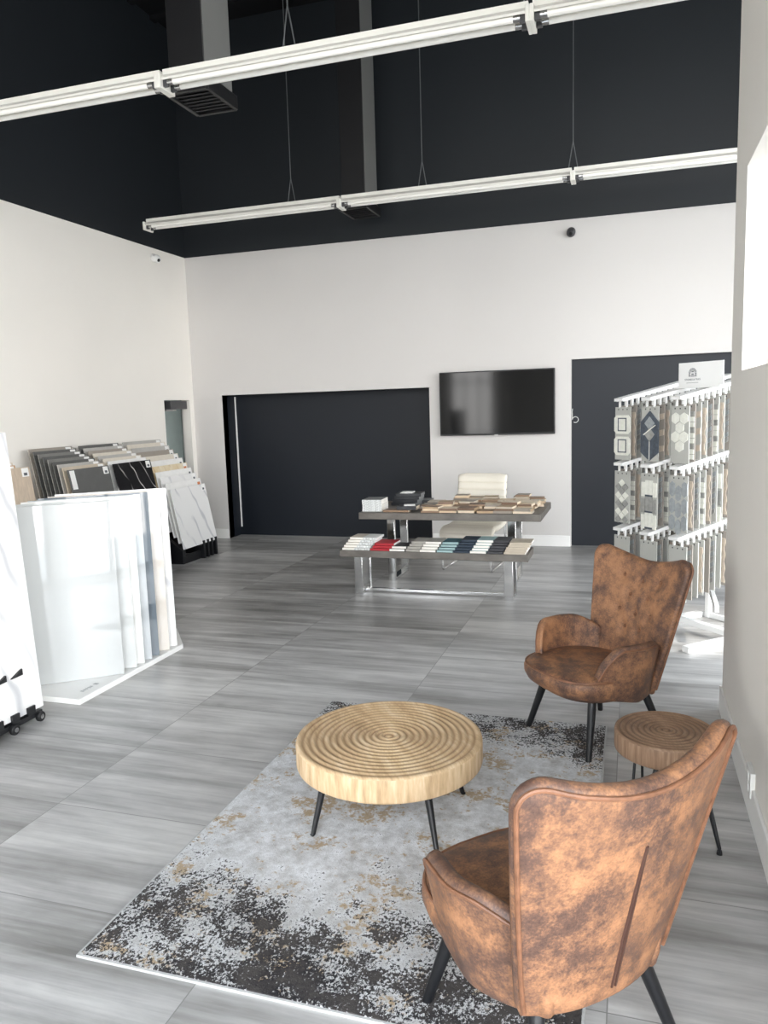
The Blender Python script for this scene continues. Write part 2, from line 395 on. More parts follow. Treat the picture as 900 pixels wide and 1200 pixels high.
m = MB(); m.box(-30, 30, -30, 30, -.2, -.13); struct(m.build('ground_outside', CONCRETE))

# doorway closer box
d = MB(); d.box(-.06, .06, -.2, .2, -.11, 0); o = tag(empty('door_closer', (XL - .085, 9.29, 1.94)), 'dark door closer box at the top of the doorway in the left corner', 'door closer')
d.build('case', GREYD, o, bevel=.006); d = MB(); d.box(-.07, -.05, -.15, .1, -.135, -.11); d.build('arm', STEEL, o, bevel=.003)

# ------------------------------------------------------------------ strip lights
def fixture(x0, y, label):
    L, z = 2.44, 3.965
    r = tag(empty('strip_light', (x0 + L / 2, y, z)), label, 'ceiling light', 'suspended fluorescent strip lights')
    h = L / 2 - .012
    m = MB()       # housing: channel with two sloping wings
    prof = [(-.078, -.015), (-.078, .0), (-.035, .035), (-.035, .07), (.035, .07), (.035, .035), (.078, .0), (.078, -.015), (.03, .02), (-.03, .02)]
    m.prism(prof, lambda a, b: (-h, a, b), lambda a, b: (h, a, b)); m.build('housing', FIXTURE, r, angle=20)
    for s in (-1, 1):
        m = MB(); m.tube([(-h + .05, s * .045, -.022), (h - .05, s * .045, -.022)], .019, 12); t = m.build('tube', TUBE, r)
        for e in (-1, 1):
            k = MB(); k.tube([(e * (h - .085), s * .045, -.022), (e * (h - .045), s * .045, -.022)], .0195, 12); k.build('tube_cap', STEEL, t)
    for e in (-1, 1):
        m = MB(); m.box(e * h - .012, e * h + .012, -.09, .09, -.062, .03)
        m.build('end_bracket', FIXTURE, r, bevel=.004)
        for s in (-1, 1):
            k = MB(); k.box(e * (h - .03) - .018, e * (h - .03) + .018, s * .045 - .012, s * .045 + .012, -.05, -.005); k.build('lamp_socket', GREYD, r, bevel=.003)
    return r
def cable(x, y, label, vee=.26):
    m = MB(); z0 = 4.03
    for s in (-1, 1): m.tube([(s * .045, 0, z0), (0, 0, z0 + vee)], .0045, 6)
    m.tube([(0, 0, z0 + vee), (0, 0, ZC - .02)], .005, 6)
    o = m.build('suspension_cable', ALU, loc=(x, y, 0)); tag(o, label, 'cable', 'light suspension cables')
for nm, y in (('nearer', 4.85), ('farther', 8.2)):
    for k, w in enumerate(('left', 'middle', 'right')):
        fixture(-5.46 + 2.44 * k, y, '%s white two-tube strip light in the %s hanging row' % (w, nm))
for x, y, l in ((-3.6, 8.2, 'thin split cable at the left of the farther light row'), (-2.11, 8.2, 'thin split cable right of the duct drop on the farther light row'),
                (-.58, 8.2, 'thin cable on the right bracket of the farther light row'), (-2.1, 4.85, 'thin split cable on the nearer light row right of its bracket'), (-.58, 4.85, 'thin cable on the right bracket of the nearer light row')):
    cable(x, y, l)
# ------------------------------------------------------------------ duct drops
for x0, y0, dy, l in ((-3.23, 5.25, .40, 'black duct drop with painted-on lit side and black grille behind the nearer light row'), (-3.25, 8.83, .44, 'black duct drop with painted-on lit side and black grille hanging near the back wall')):
    r = tag(empty('duct_drop', (x0 + .15, y0 + dy / 2, 4.05)), l, 'duct')
    m = MB(); m.box(-.145, .145, -dy / 2, dy / 2, .02, ZC - 4.05); m.build('duct', BLACKP, r, bevel=.006)
    m = MB(); m.box(.146, .150, -dy / 2 + .004, dy / 2 - .004, .03, ZC - 4.05); m.build('lit_side', DUCT_LIT, r)  # thin grey sheet paints the lit right side onto the black duct
    g_ = MB(); a, b = .165, dy / 2 + .02
    for q in (-1, 1):
        g_.box(q * a - .015, q * a + .015, -b, b, 0, .1); g_.box(-a, a, q * b - .015, q * b + .015, 0, .1)
    gr = g_.build('grille_frame', BLACKP, r, bevel=.004)
    g_ = MB()
    for i in range(7):
        y = -b + .05 + i * (2 * b - .1) / 6
        g_.box(-a, a, -.018, .018, -.004, .004, 0, Matrix.Translation((0, y, .02)) @ Matrix.Rotation(.6, 4, 'X'))
    g_.build('louvre', GRILLE, gr)
# ------------------------------------------------------------------ cameras
def dome_cam(loc, axis, label, c):
    r = tag(empty('security_camera', loc), label, 'camera'); ax = Vector(axis)
    m = MB(); m.tube([(0, 0, 0), ax * .03], [.05, .05], 20); m.build('mount', c, r, bevel=.004)
    m = MB(); dn = ax * .8 + Vector((0, -.25 if abs(axis[0]) > 0 else 0, -.45)); dn.normalize()
    b0 = ax * .03; m.tube([b0, b0 + dn * .02, b0 + dn * .05, b0 + dn * .075, b0 + dn * .085], [.035, .05, .05, .042, .03], 20); bd = m.build('body', c, r)
    m = MB(); m.tube([b0 + dn * .08, b0 + dn * .092], [.024, .018], 16); m.build('lens', BLACKP, bd)
dome_cam((XL, 8.86, 3.745), (1, 0, 0), 'white security camera high on the left wall', WMETAL)
dome_cam((-.70, YB, 3.725), (0, -1, 0), 'dark security camera high on the back wall above the television', GREYD)
# ------------------------------------------------------------------ television
r = tag(empty('television', (-1.592, YB - .03, 1.78)), 'large black flat television mounted on the white back wall', 'television')
m = MB(); m.box(-.708, .708, -.045, .0, -.392, .392); m.build('case', BLACKP, r, bevel=.006)
m = MB(); m.box(-.695, .695, -.047, -.0445, -.372, .379); m.build('screen', TVGLASS, r)
m = MB(); m.box(-.022, .022, -.049, -.044, -.402, -.386); m.build('receiver', OUTLET, r)
m = MB(); m.box(-.25, .25, 0, .03, -.2, .2); m.build('wall_mount', BLACKM, r)
# wall hook / loose cable
m = MB(); pts = [(0, 0, .1), (-.004, -.02, .06), (.0, -.03, .0)] + [(.035 + .035 * cos(a), -.03, -.03 + .035 * sin(a)) for a in [PI - i * PI * 1.7 / 14 for i in range(15)]]
o = m; m.tube(pts, .004, 6); o = m.build('loose_cable', OUTLET, loc=(-.685, YB + .04, 1.58)); tag(o, 'short curled white cable at the edge of the right navy recess', 'cable')
# outlet
r = tag(empty('wall_outlet', (XP, 3.375, .36 - .225)), 'white outlet plate low on the right wall by the side table', 'outlet')
r.location.z = .16
m = MB(); m.box(-.02, 0, -.06, .06, -.055, .055); m.build('cover_plate', OUTLET, r, bevel=.003)
for z in (-.025, .025):
    m = MB(); m.box(-.023, -.019, -.02, .02, z - .016, z + .016); m.build('socket', TRIM, r, bevel=.003)
# ------------------------------------------------------------------ rug
RX0, RX1, RY0, RY1 = -1.715, -.11, 1.89, 4.17
r = tag(empty('area_rug', (RX0, RY0, 0)), 'distressed grey, black and ochre area rug under the round coffee table', 'rug')
W, D = RX1 - RX0, RY1 - RY0
m = MB(); m.box(.008, W - .008, .008, D - .008, 0, .011); m.build('pile', RUG, r, bevel=.003)
m = MB()
for a in ((0, .008, 0, D), (W - .008, W, 0, D), (.008, W - .008, 0, .008), (.008, W - .008, D - .008, D)): m.box(*a, 0, .009)
m.build('binding', BINDING, r)
RZ = .011
# ------------------------------------------------------------------ round tables
def disc(name, R, h, nring, mat, parent, z0, depth):
    m = MB(); prof = [(.02, 0), (R - .012, 0), (R - .003, .006), (R, .014), (R, h - .014), (R - .002, h - .005), (R - .010, h)]
    lip = .05 * R / .4
    N = nring * 10; r1 = R - lip * .35
    groove = [0] * len(prof)
    for i in range(N + 1):
        rr = r1 * (1 - i / N) + .004 * (i / N); ph = i / N * nring
        w = .5 - .5 * cos(2 * PI * ph)
        prof.append((rr, h - depth * (w ** 1.3))); groove.append(w ** 2)
    m.lathe(prof, 96); o = m.build(name, mat, parent, loc=(0, 0, z0), angle=60)
    at = o.data.attributes.new('groove', 'FLOAT', 'POINT')
    for i in range(len(prof)):
        for k in range(96): at.data[i * 96 + k].value = groove[i]
    # irregular rings: shift grooves a little with the angle, as in carved timber
    for i, v in enumerate(o.data.vertices):
        k = i // 96
        if k >= 7:
            R0 = math.hypot(v.co.x, v.co.y)
            if R0 < r1 * .985:
                n = mnoise.noise(Vector((v.co.x * 3, v.co.y * 3, h))) * .012 * (1 - R0 / r1)
                s = 1 + n / max(R0, .02) * .6
                v.co.x *= s; v.co.y *= s
    return o
r = tag(empty('coffee_table', (-.974, 2.995, RZ)), 'low round oak coffee table with carved rings and thin black legs on the rug', 'coffee table')
disc('tabletop', .397, .108, 13, OAK, r, .250, .0055)
for a in (-1, 1):
    for b in (-1, 1):
        m = MB(); m.tube([(a * .268, b * .25, 0), (a * .262, b * .245, .008), (a * .215, b * .2, .252)], [.009, .010, .017], 14); m.build('leg', BLACKM, r)
        m = None
    mm = None
m = MB(); m.box(-.24, .24, -.22, .22, .246, .2505); m.build('mounting_plate', BLACKM, r)
SX, SY = .1395, 3.078
r = tag(empty('side_table', (SX, SY, 0)), 'small round brown wood side table with hairpin legs between the two armchairs', 'side table')
disc('tabletop', .194, .088, 8, WALNUT, r, .385, .005)
for a in (-10, 110, 230):
    A = rad(a); u = Vector((cos(A), sin(A), 0)); w = Vector((-sin(A), cos(A), 0))
    m = MB(); f = u * .205
    pts = [u * .115 + w * .05 + Vector((0, 0, .386)), f + w * .009 + Vector((0, 0, .02)), f + w * .005 + Vector((0, 0, .006)), f + Vector((0, 0, .0055)), f - w * .005 + Vector((0, 0, .006)), f - w * .009 + Vector((0, 0, .02)), u * .115 - w * .05 + Vector((0, 0, .386))]
    m.tube(pts, .0055, 10); lg = m.build('leg', BLACKM, r)
    m = MB(); m.box(-.04, .04, -.06, .06, .381, .3855, 0, Matrix.Rotation(A, 4, 'Z') @ Matrix.Translation((.11, 0, 0))); m.build('bracket', BLACKM, lg)
    m = MB(); m.tube([f, f + Vector((0, 0, .016))], [.011, .009], 12); m.build('foot', RUBBER, lg) if False else m.build('foot', BLACKP, lg)

# ------------------------------------------------------------------ armchairs  (local: -y front, +x the sitter's left)
def sup(n, a, b, e=2.6, cx=0, cy=0):
    out = []
    for k in range(n):
        t = 2 * PI * k / n; c, s_ = cos(t), sin(t)
        out.append((cx + a * math.copysign(abs(c) ** (2 / e), c), cy + b * math.copysign(abs(s_) ** (2 / e), s_)))
    return out
BUT = [(-.42, .86), (0, .86), (.42, .86), (-.22, .72), (.22, .72), (-.40, .57), (0, .57), (.40, .57), (-.2, .44), (.2, .44)]
def back_pt(u, v, out):
    """u -1..1 across, v 0..1 up; out: outer face"""
    ru, rv = .22, .12                                   # rounded wing tips
    du, dv = (abs(u) - 1 + ru) / ru, (v - 1 + rv) / rv
    if du > 0 and dv > 0:
        k = max(du, dv) / math.hypot(du, dv); u = math.copysign(1 - ru + ru * du * k, u); v = 1 - rv + rv * dv * k
    zt = .877 + .085 * abs(u) ** 1.8
    z = .285 + (zt - .285) * v
    q = min(1, max(0, (z - .285) / .62))
    w = .232 + .112 * q ** .9
    yo = .245 + .150 * q ** 1.05                       # outer centre line
    wing = (.055 + .03 * q) * abs(u) ** 2.2
    x = w * (u if abs(u) < .999 else math.copysign(1, u))
    th = (.034 + .03 * (1 - u ** 4)) * (1 - .15 * q)
    if out: return Vector((x, yo - wing, z))
    # inner face with tufting
    d = 0
    for bu, bv in BUT:
        d += .016 * math.exp(-(((u - bu) * w / .03) ** 2 + ((v - bv) * .6 / .03) ** 2))
        d += .0
    puff = .012 * (1 - u * u) * sin(PI * min(1, max(0, v)))
    nx = .012 * u
    return Vector((x * .985 - nx, yo - wing - th - puff + d, z - .002))
def arm_pts(s):
    n, k = 19, 11; F, B = [], []
    for i in range(n):
        t = i / (n - 1); y = -.195 + .395 * t
        rise = min(1, t / .26); rise = sin(rise * PI / 2) ** .75
        zt = .385 + (.555 - .385) * rise - .01 * max(0, (t - .5)) - .05 * max(0, (t - .72) / .28) ** 1.5
        zb = .335 - .05 * min(1, t / .6)
        fr, br_ = [], []
        for j in range(k):
            q = j / (k - 1); z = zb + (zt - zb) * q
            x = .225 + .022 * min(1, t * 2) + .055 * max(0, (z - .285) / .27) ** .9
            x += .012 * sin(PI * t)
            x -= .03 * max(0, 1 - t / .25) ** 2
            x -= .075 * max(0, (t - .55) / .45) ** 1.6
            br_.append(Vector((s * (x + .028), y, z))); fr.append(Vector((s * (x - .024), y, z)))
        F.append(fr); B.append(br_)
    return F, B, n, k
def make_chair():
    r = empty('armchair', (0, 0, 0))
    # seat
    m = MB(); rings = []
    for z, a, yf, yb, e in ((.262, .17, -.16, .17, 2.6), (.268, .215, -.230, .21, 2.7), (.29, .258, -.288, .235, 2.8), (.32, .283, -.328, .24, 2.9), (.355, .292, -.346, .24, 2.9), (.385, .290, -.348, .238, 2.9), (.405, .279, -.336, .232, 2.8), (.416, .258, -.310, .222, 2.7), (.424, .2, -.22, .19, 2.5), (.4275, .1, -.12, .12, 2.3)):
        rings.append([Vector((x, y, z + (.0 if z < .36 else -.018 * (y > .0) * min(1, y / .2)))) for x, y in sup(56, a, (yb - yf) / 2, e, 0, (yb + yf) / 2)])
    m.loft(rings); st = m.build('seat', LEATHER, r, angle=70)
    m = MB(); m.tube([Vector((x, y, .401)) for x, y in sup(56, .2855, .2865, 2.85, 0, -.0525)], .006, 8, closed=True); m.build('piping', PIPING, st)
    # backrest
    nu, nv = 41, 41
    us = [-1 + 2 * i / (nu - 1) for i in range(nu)]; vs = [j / (nv - 1) for j in range(nv)]
    F = [[back_pt(u, v, False) for v in vs] for u in us]; B = [[back_pt(u, v, True) for v in vs] for u in us]
    m = MB(); m.slab(F, B, nu, nv, 6); bk = m.build('backrest', LEATHER, r, angle=80)
    path = [back_pt(-1, v, True) for v in vs] + [back_pt(u, 1, True) for u in us[1:-1]] + [back_pt(1, v, True) for v in reversed(vs)]
    path = [p + Vector((0, .002, .004)) + Vector((math.copysign(.004, p.x) if abs(p.x) > .2 else 0, 0, 0)) for p in path]
    m = MB(); m.tube(path, .0062, 8); m.build('piping', PIPING, bk)
    for s in (-.006, .006):
        m = MB(); m.tube([back_pt(0, .03 + .72 * i / 20, True) + Vector((s * (1 - (i / 20) ** 3), .0008, 0)) for i in range(21)], .0038, 6); m.build('seam', SEAM, bk)
    for bu, bv in BUT:
        p = back_pt(bu, bv, False)
        m = MB(); m.tube([p + Vector((0, .004, 0)), p + Vector((0, -.004, -.001)), p + Vector((0, -.007, -.0015))], [.0115, .0115, .007], 12); m.build('button', PIPING, bk)
    for s in (-1, 1):
        F, B, n, k = arm_pts(s)
        m = MB(); m.slab(F, B, n, k, 6); ar = m.build('armrest', LEATHER, r, angle=80)
        pth = [B[0][j] for j in range(2, k)] + [B[i][k - 1] for i in range(1, n)]
        m = MB(); m.tube([p + Vector((s * .001, 0, .006)) for p in pth], .0058, 8); m.build('piping', PIPING, ar)
    for a in (-1, 1):
        for b in (-1, 1):
            m = MB(); m.tube([(a * .25, b * .25, 0), (a * .249, b * .249, .006), (a * (.188 if b < 0 else .17), b * (.175 if b < 0 else .16), .292)], [.0135, .015, .0225], 18); m.build('leg', BLACKM, r)
    return r
ch = make_chair()
ch.location = (-.17, 4.06, 0); ch.rotation_euler = (0, 0, math.atan2(-.736, .677))
tag(ch, 'brown leather wing armchair facing us with tufted back beyond the coffee table', 'armchair', 'brown leather wing armchairs')
c2 = copy_tree(ch); c2.location = (-.208, 2.012, 0); c2.rotation_euler = (0, 0, rad(-44 - 90))
tag(c2, 'tan brown leather wing armchair seen from behind nearest the right wall', 'armchair', 'brown leather wing armchairs')
for c_, fl_ in ((ch, ((-1, -1), (1, -1))), (c2, ((-1, -1), (1, -1), (1, 1)))): pass

# ------------------------------------------------------------------ desk and bench
def sled(name, parent, x, y0, y1, h, w=.078, t=.04, zb=.0):
    m = MB(); hw = w / 2
    m.box(x - hw, x + hw, y0, y0 + t, zb, h); m.box(x - hw, x + hw, y1 - t, y1, zb, h); m.box(x - hw, x + hw, y0 + t, y1 - t, zb, zb + .03); m.box(x - hw, x + hw, y0 + t, y1 - t, h - .03, h)
    return m.build(name, CHROME, parent, bevel=.003)
r = tag(empty('desk', (-1.68, 7.62, 0)), 'long grey wood desk on chrome legs piled with wood samples', 'desk')
m = MB(); m.box(-.89, .89, -.47, .48, .672, .74); m.build('desktop', DESKWOOD, r, bevel=.005)
for x in (-.645, .58): sled('leg', r, x, -.2, .30, .671)
m = MB(); m.box(-.61, .545, .03, .07, .64, .671); m.build('stretcher', CHROME, r, bevel=.003)
r = tag(empty('display_bench', (-1.74, 6.93, 0)), 'low grey wood bench on chrome legs in front of the desk', 'bench')
m = MB(); m.box(-.885, .885, -.2, .2, .375, .44); m.build('bench_top', DESKWOOD, r, bevel=.005)
for x in (-.725, .70): sled('leg', r, x, -.13, .14, .374)
m = MB(); m.box(-.69, .66, -.015, .015, .012, .042); m.build('stretcher', CHROME, r, bevel=.003)

# office chair behind the desk
r = tag(empty('office_chair', (-1.63, 8.3, 0), rad(-5)), 'cream ribbed leather chair on a chrome frame behind the desk', 'chair')
def rib(n, k, W, fn):
    F, B = [], []
    for i in range(n):
        u = -1 + 2 * i / (n - 1); fr, br_ = [], []
        for j in range(k):
            v = j / (k - 1); a, b = fn(u, v, abs(sin(v * PI * 6)) ** .5); fr.append(a); br_.append(b)
        F.append(fr); B.append(br_)
    return F, B, n, k
F, B, n, k = rib(9, 73, .52, lambda u, v, q: (Vector((u * .255, .22 + .10 * v - .012 * q, .50 + .475 * v)), Vector((u * .255, .265 + .10 * v, .50 + .475 * v))))
m = MB(); m.slab(F, B, n, k, 5); m.build('backrest', CREAM, r, angle=50)
def seatfn(u, v, q):
    y = -.36 + .60 * v; z = .485 - .07 * max(0, (.22 - v) / .22) ** 2 - .02 * sin(PI * v)
    return Vector((u * .265, y, z + .012 * q)), Vector((u * .265, y, z - .055))
F, B, n, k = rib(9, 73, .52, seatfn); m = MB(); m.slab(F, B, n, k, 5); m.build('seat', CREAM, r, angle=50)
for s in (-1, 1):
    x = s * .268
    m = MB(); m.tube([(x, -.33, .42), (x, -.34, .03), (x, -.32, .012), (x, .28, .012), (x, .30, .03), (x, .27, .42), (x, .33, .9)], .0115, 10); m.build('side_frame', CHROME, r)
    m = MB(); m.tube([(x, -.33, .42), (x, .27, .42)], .011, 10); m.build('seat_rail', CHROME, r)
m = MB(); m.tube([(-.262, .28, .012), (.262, .28, .012)], .011, 10); m.build('stretcher', CHROME, r)

# samples on the desk
def samp(name, w, d, h, mats, loc, rot, label, cat, group, bevel=.0015):
    m = MB(); m.box(-w / 2, w / 2, -d / 2, d / 2, 0, h, 0)
    if len(mats) > 1:
        m.m = [0, 0, 1, 0, 2 if len(mats) > 2 else 1, 2 if len(mats) > 2 else 1]
    o = m.build(name, mats, loc=loc, rot=rot, bevel=bevel); return tag(o, label, cat, group)
PAGE = plain('pale_page_edges', S(236, 232, 224), .7); GREYC = plain('grey_cover', S(120, 122, 122), .5); BLK = plain('black_cover', S(34, 36, 40), .4)
CHECK = plain('patterned_white_edge', S(214, 216, 214), .5, var=.35, vs=70)
ordl = lambda k, n: 'topmost' if k == n - 1 else ('lowest' if k == 0 else ORD[k] + ' from below')
DZ = .74
for k in range(5):
    samp('sample_board', .2, .26, .023, [GREYC if k == 4 else CHECK, CHECK, PAGE], (-2.46 + rnd.uniform(-.004, .004), 7.36 + rnd.uniform(-.004, .004), DZ + .0235 * k), (0, 0, rad(3)), '%s grey and white sample board in the stack on the desk corner' % ordl(k, 5), 'sample board', 'white board stack on the desk')
for k in range(4):
    samp('sample_box', .27, .24, .03, [BLK, BLK, GREYC], (-2.26 + .01 * k, 7.82 + .01 * k, DZ + .0305 * k), (0, 0, rad(-4 + 3 * k)), '%s black sample box in the stack at the back left of the desk' % ordl(k, 4), 'sample box', 'black boxes on the desk')
samp('sample_case', .2, .2, .035, [GREYC, BLK], (-2.13, 8.0, DZ), (0, 0, .1), 'grey and black sample case behind the black box stack', 'sample case', None)
samp('paper_sheet', .13, .17, .006, [STICK], (-2.26, 7.85, DZ + .1226), (0, 0, .1), 'white card lying on top of the black box stack', 'card', None, 0)
samp('wood_sample', .26, .12, .02, [PLANKS[2], PLANKS[5], PLANKS[4]], (-2.20, 7.26, DZ), (0, 0, .02), 'brown wood sample lying at the front left of the desk', 'wood sample', 'wood samples on the desk')
samp('wood_sample', .2, .16, .035, [BLK, BLK, PLANKS[4]], (-2.10, 7.30, DZ + .0205), (0, 0, .05), 'black sample block on the brown wood sample', 'wood sample', 'wood samples on the desk')
samp('card', .11, .1, .006, [STICK], (-2.09, 7.32, DZ + .056), (0, 0, .3), 'small white card on the black sample block', 'card', None, 0)
rows = [(7.27, 6, -1.86, .178, 'front'), (7.44, 7, -1.93, .158, 'second'), (7.62, 7, -1.90, .158, 'third'), (7.80, 7, -1.84, .155, 'fourth'), (7.98, 6, -1.72, .158, 'back')]
for ri, (y, n, x0, dx, rn) in enumerate(rows):
    for i in range(n):
        x = x0 + i * dx
        nst = 2 + (1 if rnd.random() < .6 else 0) + (1 if rnd.random() < .3 else 0) - (1 if ri == 0 else 0)
        z = DZ
        for k in range(nst):
            a = PLANKS[rnd.randrange(7)]; e = PLANKS[rnd.choice((1, 4, 6, 0))]
            w, d = rnd.uniform(.145, .17) * dx / .165, rnd.uniform(.145, .16); h = rnd.uniform(.016, .026)
            samp('wood_sample', w, d, h, [a, PLANKS[rnd.randrange(7)], e], (x + rnd.uniform(-.006, .012) + .008 * k, y + rnd.uniform(-.004, .004), z), (0, 0, rad(rnd.uniform(-7, 7))),
                 '%s wood sample in pile %s from the left, %s row of the desk' % (ordl(k, nst) if nst > 1 else 'single', ['one', 'two', 'three', 'four', 'five', 'six', 'seven'][i], rn), 'wood sample', 'wood samples on the desk')
            z += h + .0004
# fans of sample boards on the bench
def c_(n, r_, g_, b_): return plain(n, S(r_, g_, b_), .5, var=.05, vs=20)
BE, WH, RD, DK, GY, TE, NV, WT, CH_, BG = c_('beige_board', 206, 196, 182), c_('white_board', 232, 232, 230), c_('red_board', 172, 34, 46), c_('dark_board', 52, 52, 56), c_('grey_board', 164, 160, 152), c_('teal_board', 52, 94, 104), c_('navy_board', 30, 46, 62), c_('pale_teal_board', 150, 176, 176), c_('charcoal_board', 62, 64, 68), c_('tan_board', 190, 178, 160)
fans = [(-2.535, .13, 5, BE, PAGE, 'beige'), (-2.405, .15, 5, WH, CHECK, 'white patterned'), (-2.22, .19, 3, RD, RD, 'red'), (-2.06, .15, 2, DK, PAGE, 'dark'), (-1.91, .13, 4, GY, GY, 'grey'),
        (-1.765, .15, 4, GY, PAGE, 'white edged'), (-1.605, .15, 4, TE, WT, 'teal'), (-1.45, .145, 5, NV, NV, 'navy'), (-1.30, .145, 5, WT, PAGE, 'pale teal'), (-1.15, .14, 5, CH_, DK, 'charcoal'), (-.975, .19, 5, BG, BG, 'tan')]
for x, w, n, top, edge, nm in fans:
    for k in range(n):
        samp('sample_board', w, .22, .0205, [top, edge, PAGE if nm in ('tan', 'beige', 'red') else top], (x + .012 * k + rnd.uniform(-.002, .002), 6.85 + .026 * k * (1 if nm != 'tan' else .2), .44 + .0208 * k), (0, 0, rad(rnd.uniform(-1, 1))),
             '%s %s sample board in its fan on the low bench' % (ordl(k, n), nm), 'sample board', '%s sample boards on the bench' % nm)

# ------------------------------------------------------------------ tile racks along the left wall
def tile_thing(X, Y0, Y1, zb, hgt, tilt, mat, label, group, sticker=True, orange=False, wlab=False):
    """a tile leaning back towards the left wall; local origin at the bottom middle"""
    w = Y1 - Y0
    m = MB(); m.box(-.011, 0, -w / 2, w / 2, 0, hgt)
    o = m.build('floor_tile', mat, loc=(X, (Y0 + Y1) / 2, zb), rot=(0, -tilt, 0), bevel=.0015); tag(o, label, 'tile', group)
    if sticker:
        k = MB(); k.box(0, .0012, w / 2 - .1, w / 2 - .02, hgt - .085, hgt - .008); k.build('label', STICK, o)
        if orange:
            k = MB(); k.box(.0013, .0018, w / 2 - .09, w / 2 - .03, hgt - .08, hgt - .045); k.build('label_print', ORANGE, o)
        else:
            k = MB(); k.box(.0013, .0018, w / 2 - .08, w / 2 - .04, hgt - .075, hgt - .05); k.build('label_print', INK, o)
    if wlab:
        k = MB(); k.box(0, .0012, -w / 2 + .02, -w / 2 + .09, hgt - .20, hgt - .01); k.build('swatch_label', STICK, o)
    return o
def rack_base(Y0, Y1, Xb, Xf, zb, zf, label, prongs=True):
    r = tag(empty('tile_rack', ((Xb + Xf) / 2, (Y0 + Y1) / 2, 0)), label, 'tile rack', 'black tile racks by the left wall')
    ox, oy = r.location.x, r.location.y
    for y in (Y0 + .04, Y1 - .10):
        m = MB(); m.prism([(Xb - ox, 0), (Xf - ox, 0), (Xf - ox, zf), (Xb - ox, zb)], lambda a, b: (a, y - oy, b), lambda a, b: (a, y - oy + .06, b)); m.build('side_rail', BLACKM, r, bevel=.003)
    m = MB(); m.box(Xf - ox - .03, Xf - ox + .0, Y0 - oy + .1, Y1 - oy - .1, .0, .1); m.build('front_bar', BLACKM, r, bevel=.003)
    if prongs:
        for i in range(4):
            y = Y1 - .05 - .095 * i - oy
            m = MB(); m.prism([(Xf - ox - .06, 0), (Xf - ox + .05, 0), (Xf - ox + .05, zf + .06), (Xf - ox + .03, zf + .06), (Xf - ox + .02, zf), (Xf - ox - .06, zf)], lambda a, b: (a, y, b), lambda a, b: (a, y - .035, b)); m.build('prong', BLACKM, r, bevel=.002)
    return r
TL = TILES
# far rack: eleven pale tiles, white marble in front
seq = [TL['light_grey'], TL['cream'], TL['light_grey'], TL['taupe'], TL['cream'], TL['white'], BEIGE_M, TL['white'], MARBLE, TL['white'], MARBLE]
nmz = ['grey', 'cream', 'light grey', 'taupe', 'cream', 'white', 'cream marbled', 'white', 'white marbled', 'white', 'white marble with grey veins']
N = 11
for i in range(N):
    t = i / (N - 1); q = t ** 1.25
    xt = -5.72 + .60 * t; zt = 1.45 - .56 * q; tl = rad(11); hg = .72
    tile_thing(xt + hg * sin(tl), 7.79 + .0 * t, 8.56, zt - hg * cos(tl), hg, tl, seq[i], '%s tile, %s from the front of the far rack near the doorway' % (nmz[i], 'first' if i == N - 1 else ORD[N - 1 - i]), 'tiles in the far rack', True, i in (6, 9))
rack_base(7.78, 8.58, -5.78, -5.02, .70, .16, 'black slotted tile rack nearest the doorway holding white tiles')
# middle rack, black marble in front
seq = [TL['dark_grey'], TL['light_grey'], TL['taupe'], TL['cream'], TL['light_grey'], TL['cream'], TL['white'], NERO]
nmz = ['dark grey', 'light grey', 'taupe', 'cream', 'light grey', 'cream', 'white', 'black marble with white veins']
N = 8
for i in range(N):
    t = i / (N - 1); xt = -5.72 + .42 * t; zt = 1.45 - .20 * t; tl = rad(11); hg = .80
    tile_thing(xt + hg * sin(tl), 7.02, 7.70, zt - hg * cos(tl), hg, tl, seq[i], '%s tile, %s from the front of the middle rack' % (nmz[i], 'first' if i == N - 1 else ORD[N - 1 - i]), 'tiles in the middle rack')
rack_base(7.0, 7.72, -5.78, -5.12, .64, .43, 'black tile rack in the middle of the row holding the black marble tile', False)
# grey rack
seq = [TL['taupe'], TL['dark_grey'], TL['mid_grey'], TL['dark_grey'], TL['mid_grey'], TL['dark_grey'], TL['light_grey'], TL['beige'], TL['dark_grey']]
nmz = ['taupe', 'dark grey', 'mid grey', 'dark grey', 'mid grey', 'dark grey', 'light grey', 'beige', 'plain dark grey']
N = 9
for i in range(N):
    t = i / (N - 1); xt = -5.74 + .45 * t; zt = 1.455 - .21 * t; tl = rad(11); hg = .80
    tile_thing(xt + hg * sin(tl), 6.30, 6.93, zt - hg * cos(tl), hg, tl, seq[i], '%s tile, %s from the front of the grey tile rack' % (nmz[i], 'first' if i == N - 1 else ORD[N - 1 - i]), 'tiles in the grey rack', True, False, i == N - 1)
rack_base(6.28, 6.95, -5.79, -5.10, .64, .43, 'black tile rack holding the dark grey tiles', False)
# wood-look rack, mostly hidden
for i, (dx, mt, n) in enumerate(((0, WOODTILE[2], 'pale'), (.07, WOODTILE[1], 'tan'), (.14, WOODTILE[0], 'beige'))):
    tl = rad(8); hg = 1.0
    tile_thing(-5.30 + .12 + dx + hg * sin(tl) - .08, 4.98, (5.50 if n == 'tan' else 5.57) + .02 * i, 1.375 - .02 * i - hg * cos(tl), hg, tl, mt, '%s wood-look tile in the rack behind the big white slab' % n, 'wood look tiles')
rack_base(4.96, 5.64, -5.35, -4.80, .40, .33, 'black tile rack holding the wood-look tiles behind the white slab', False)

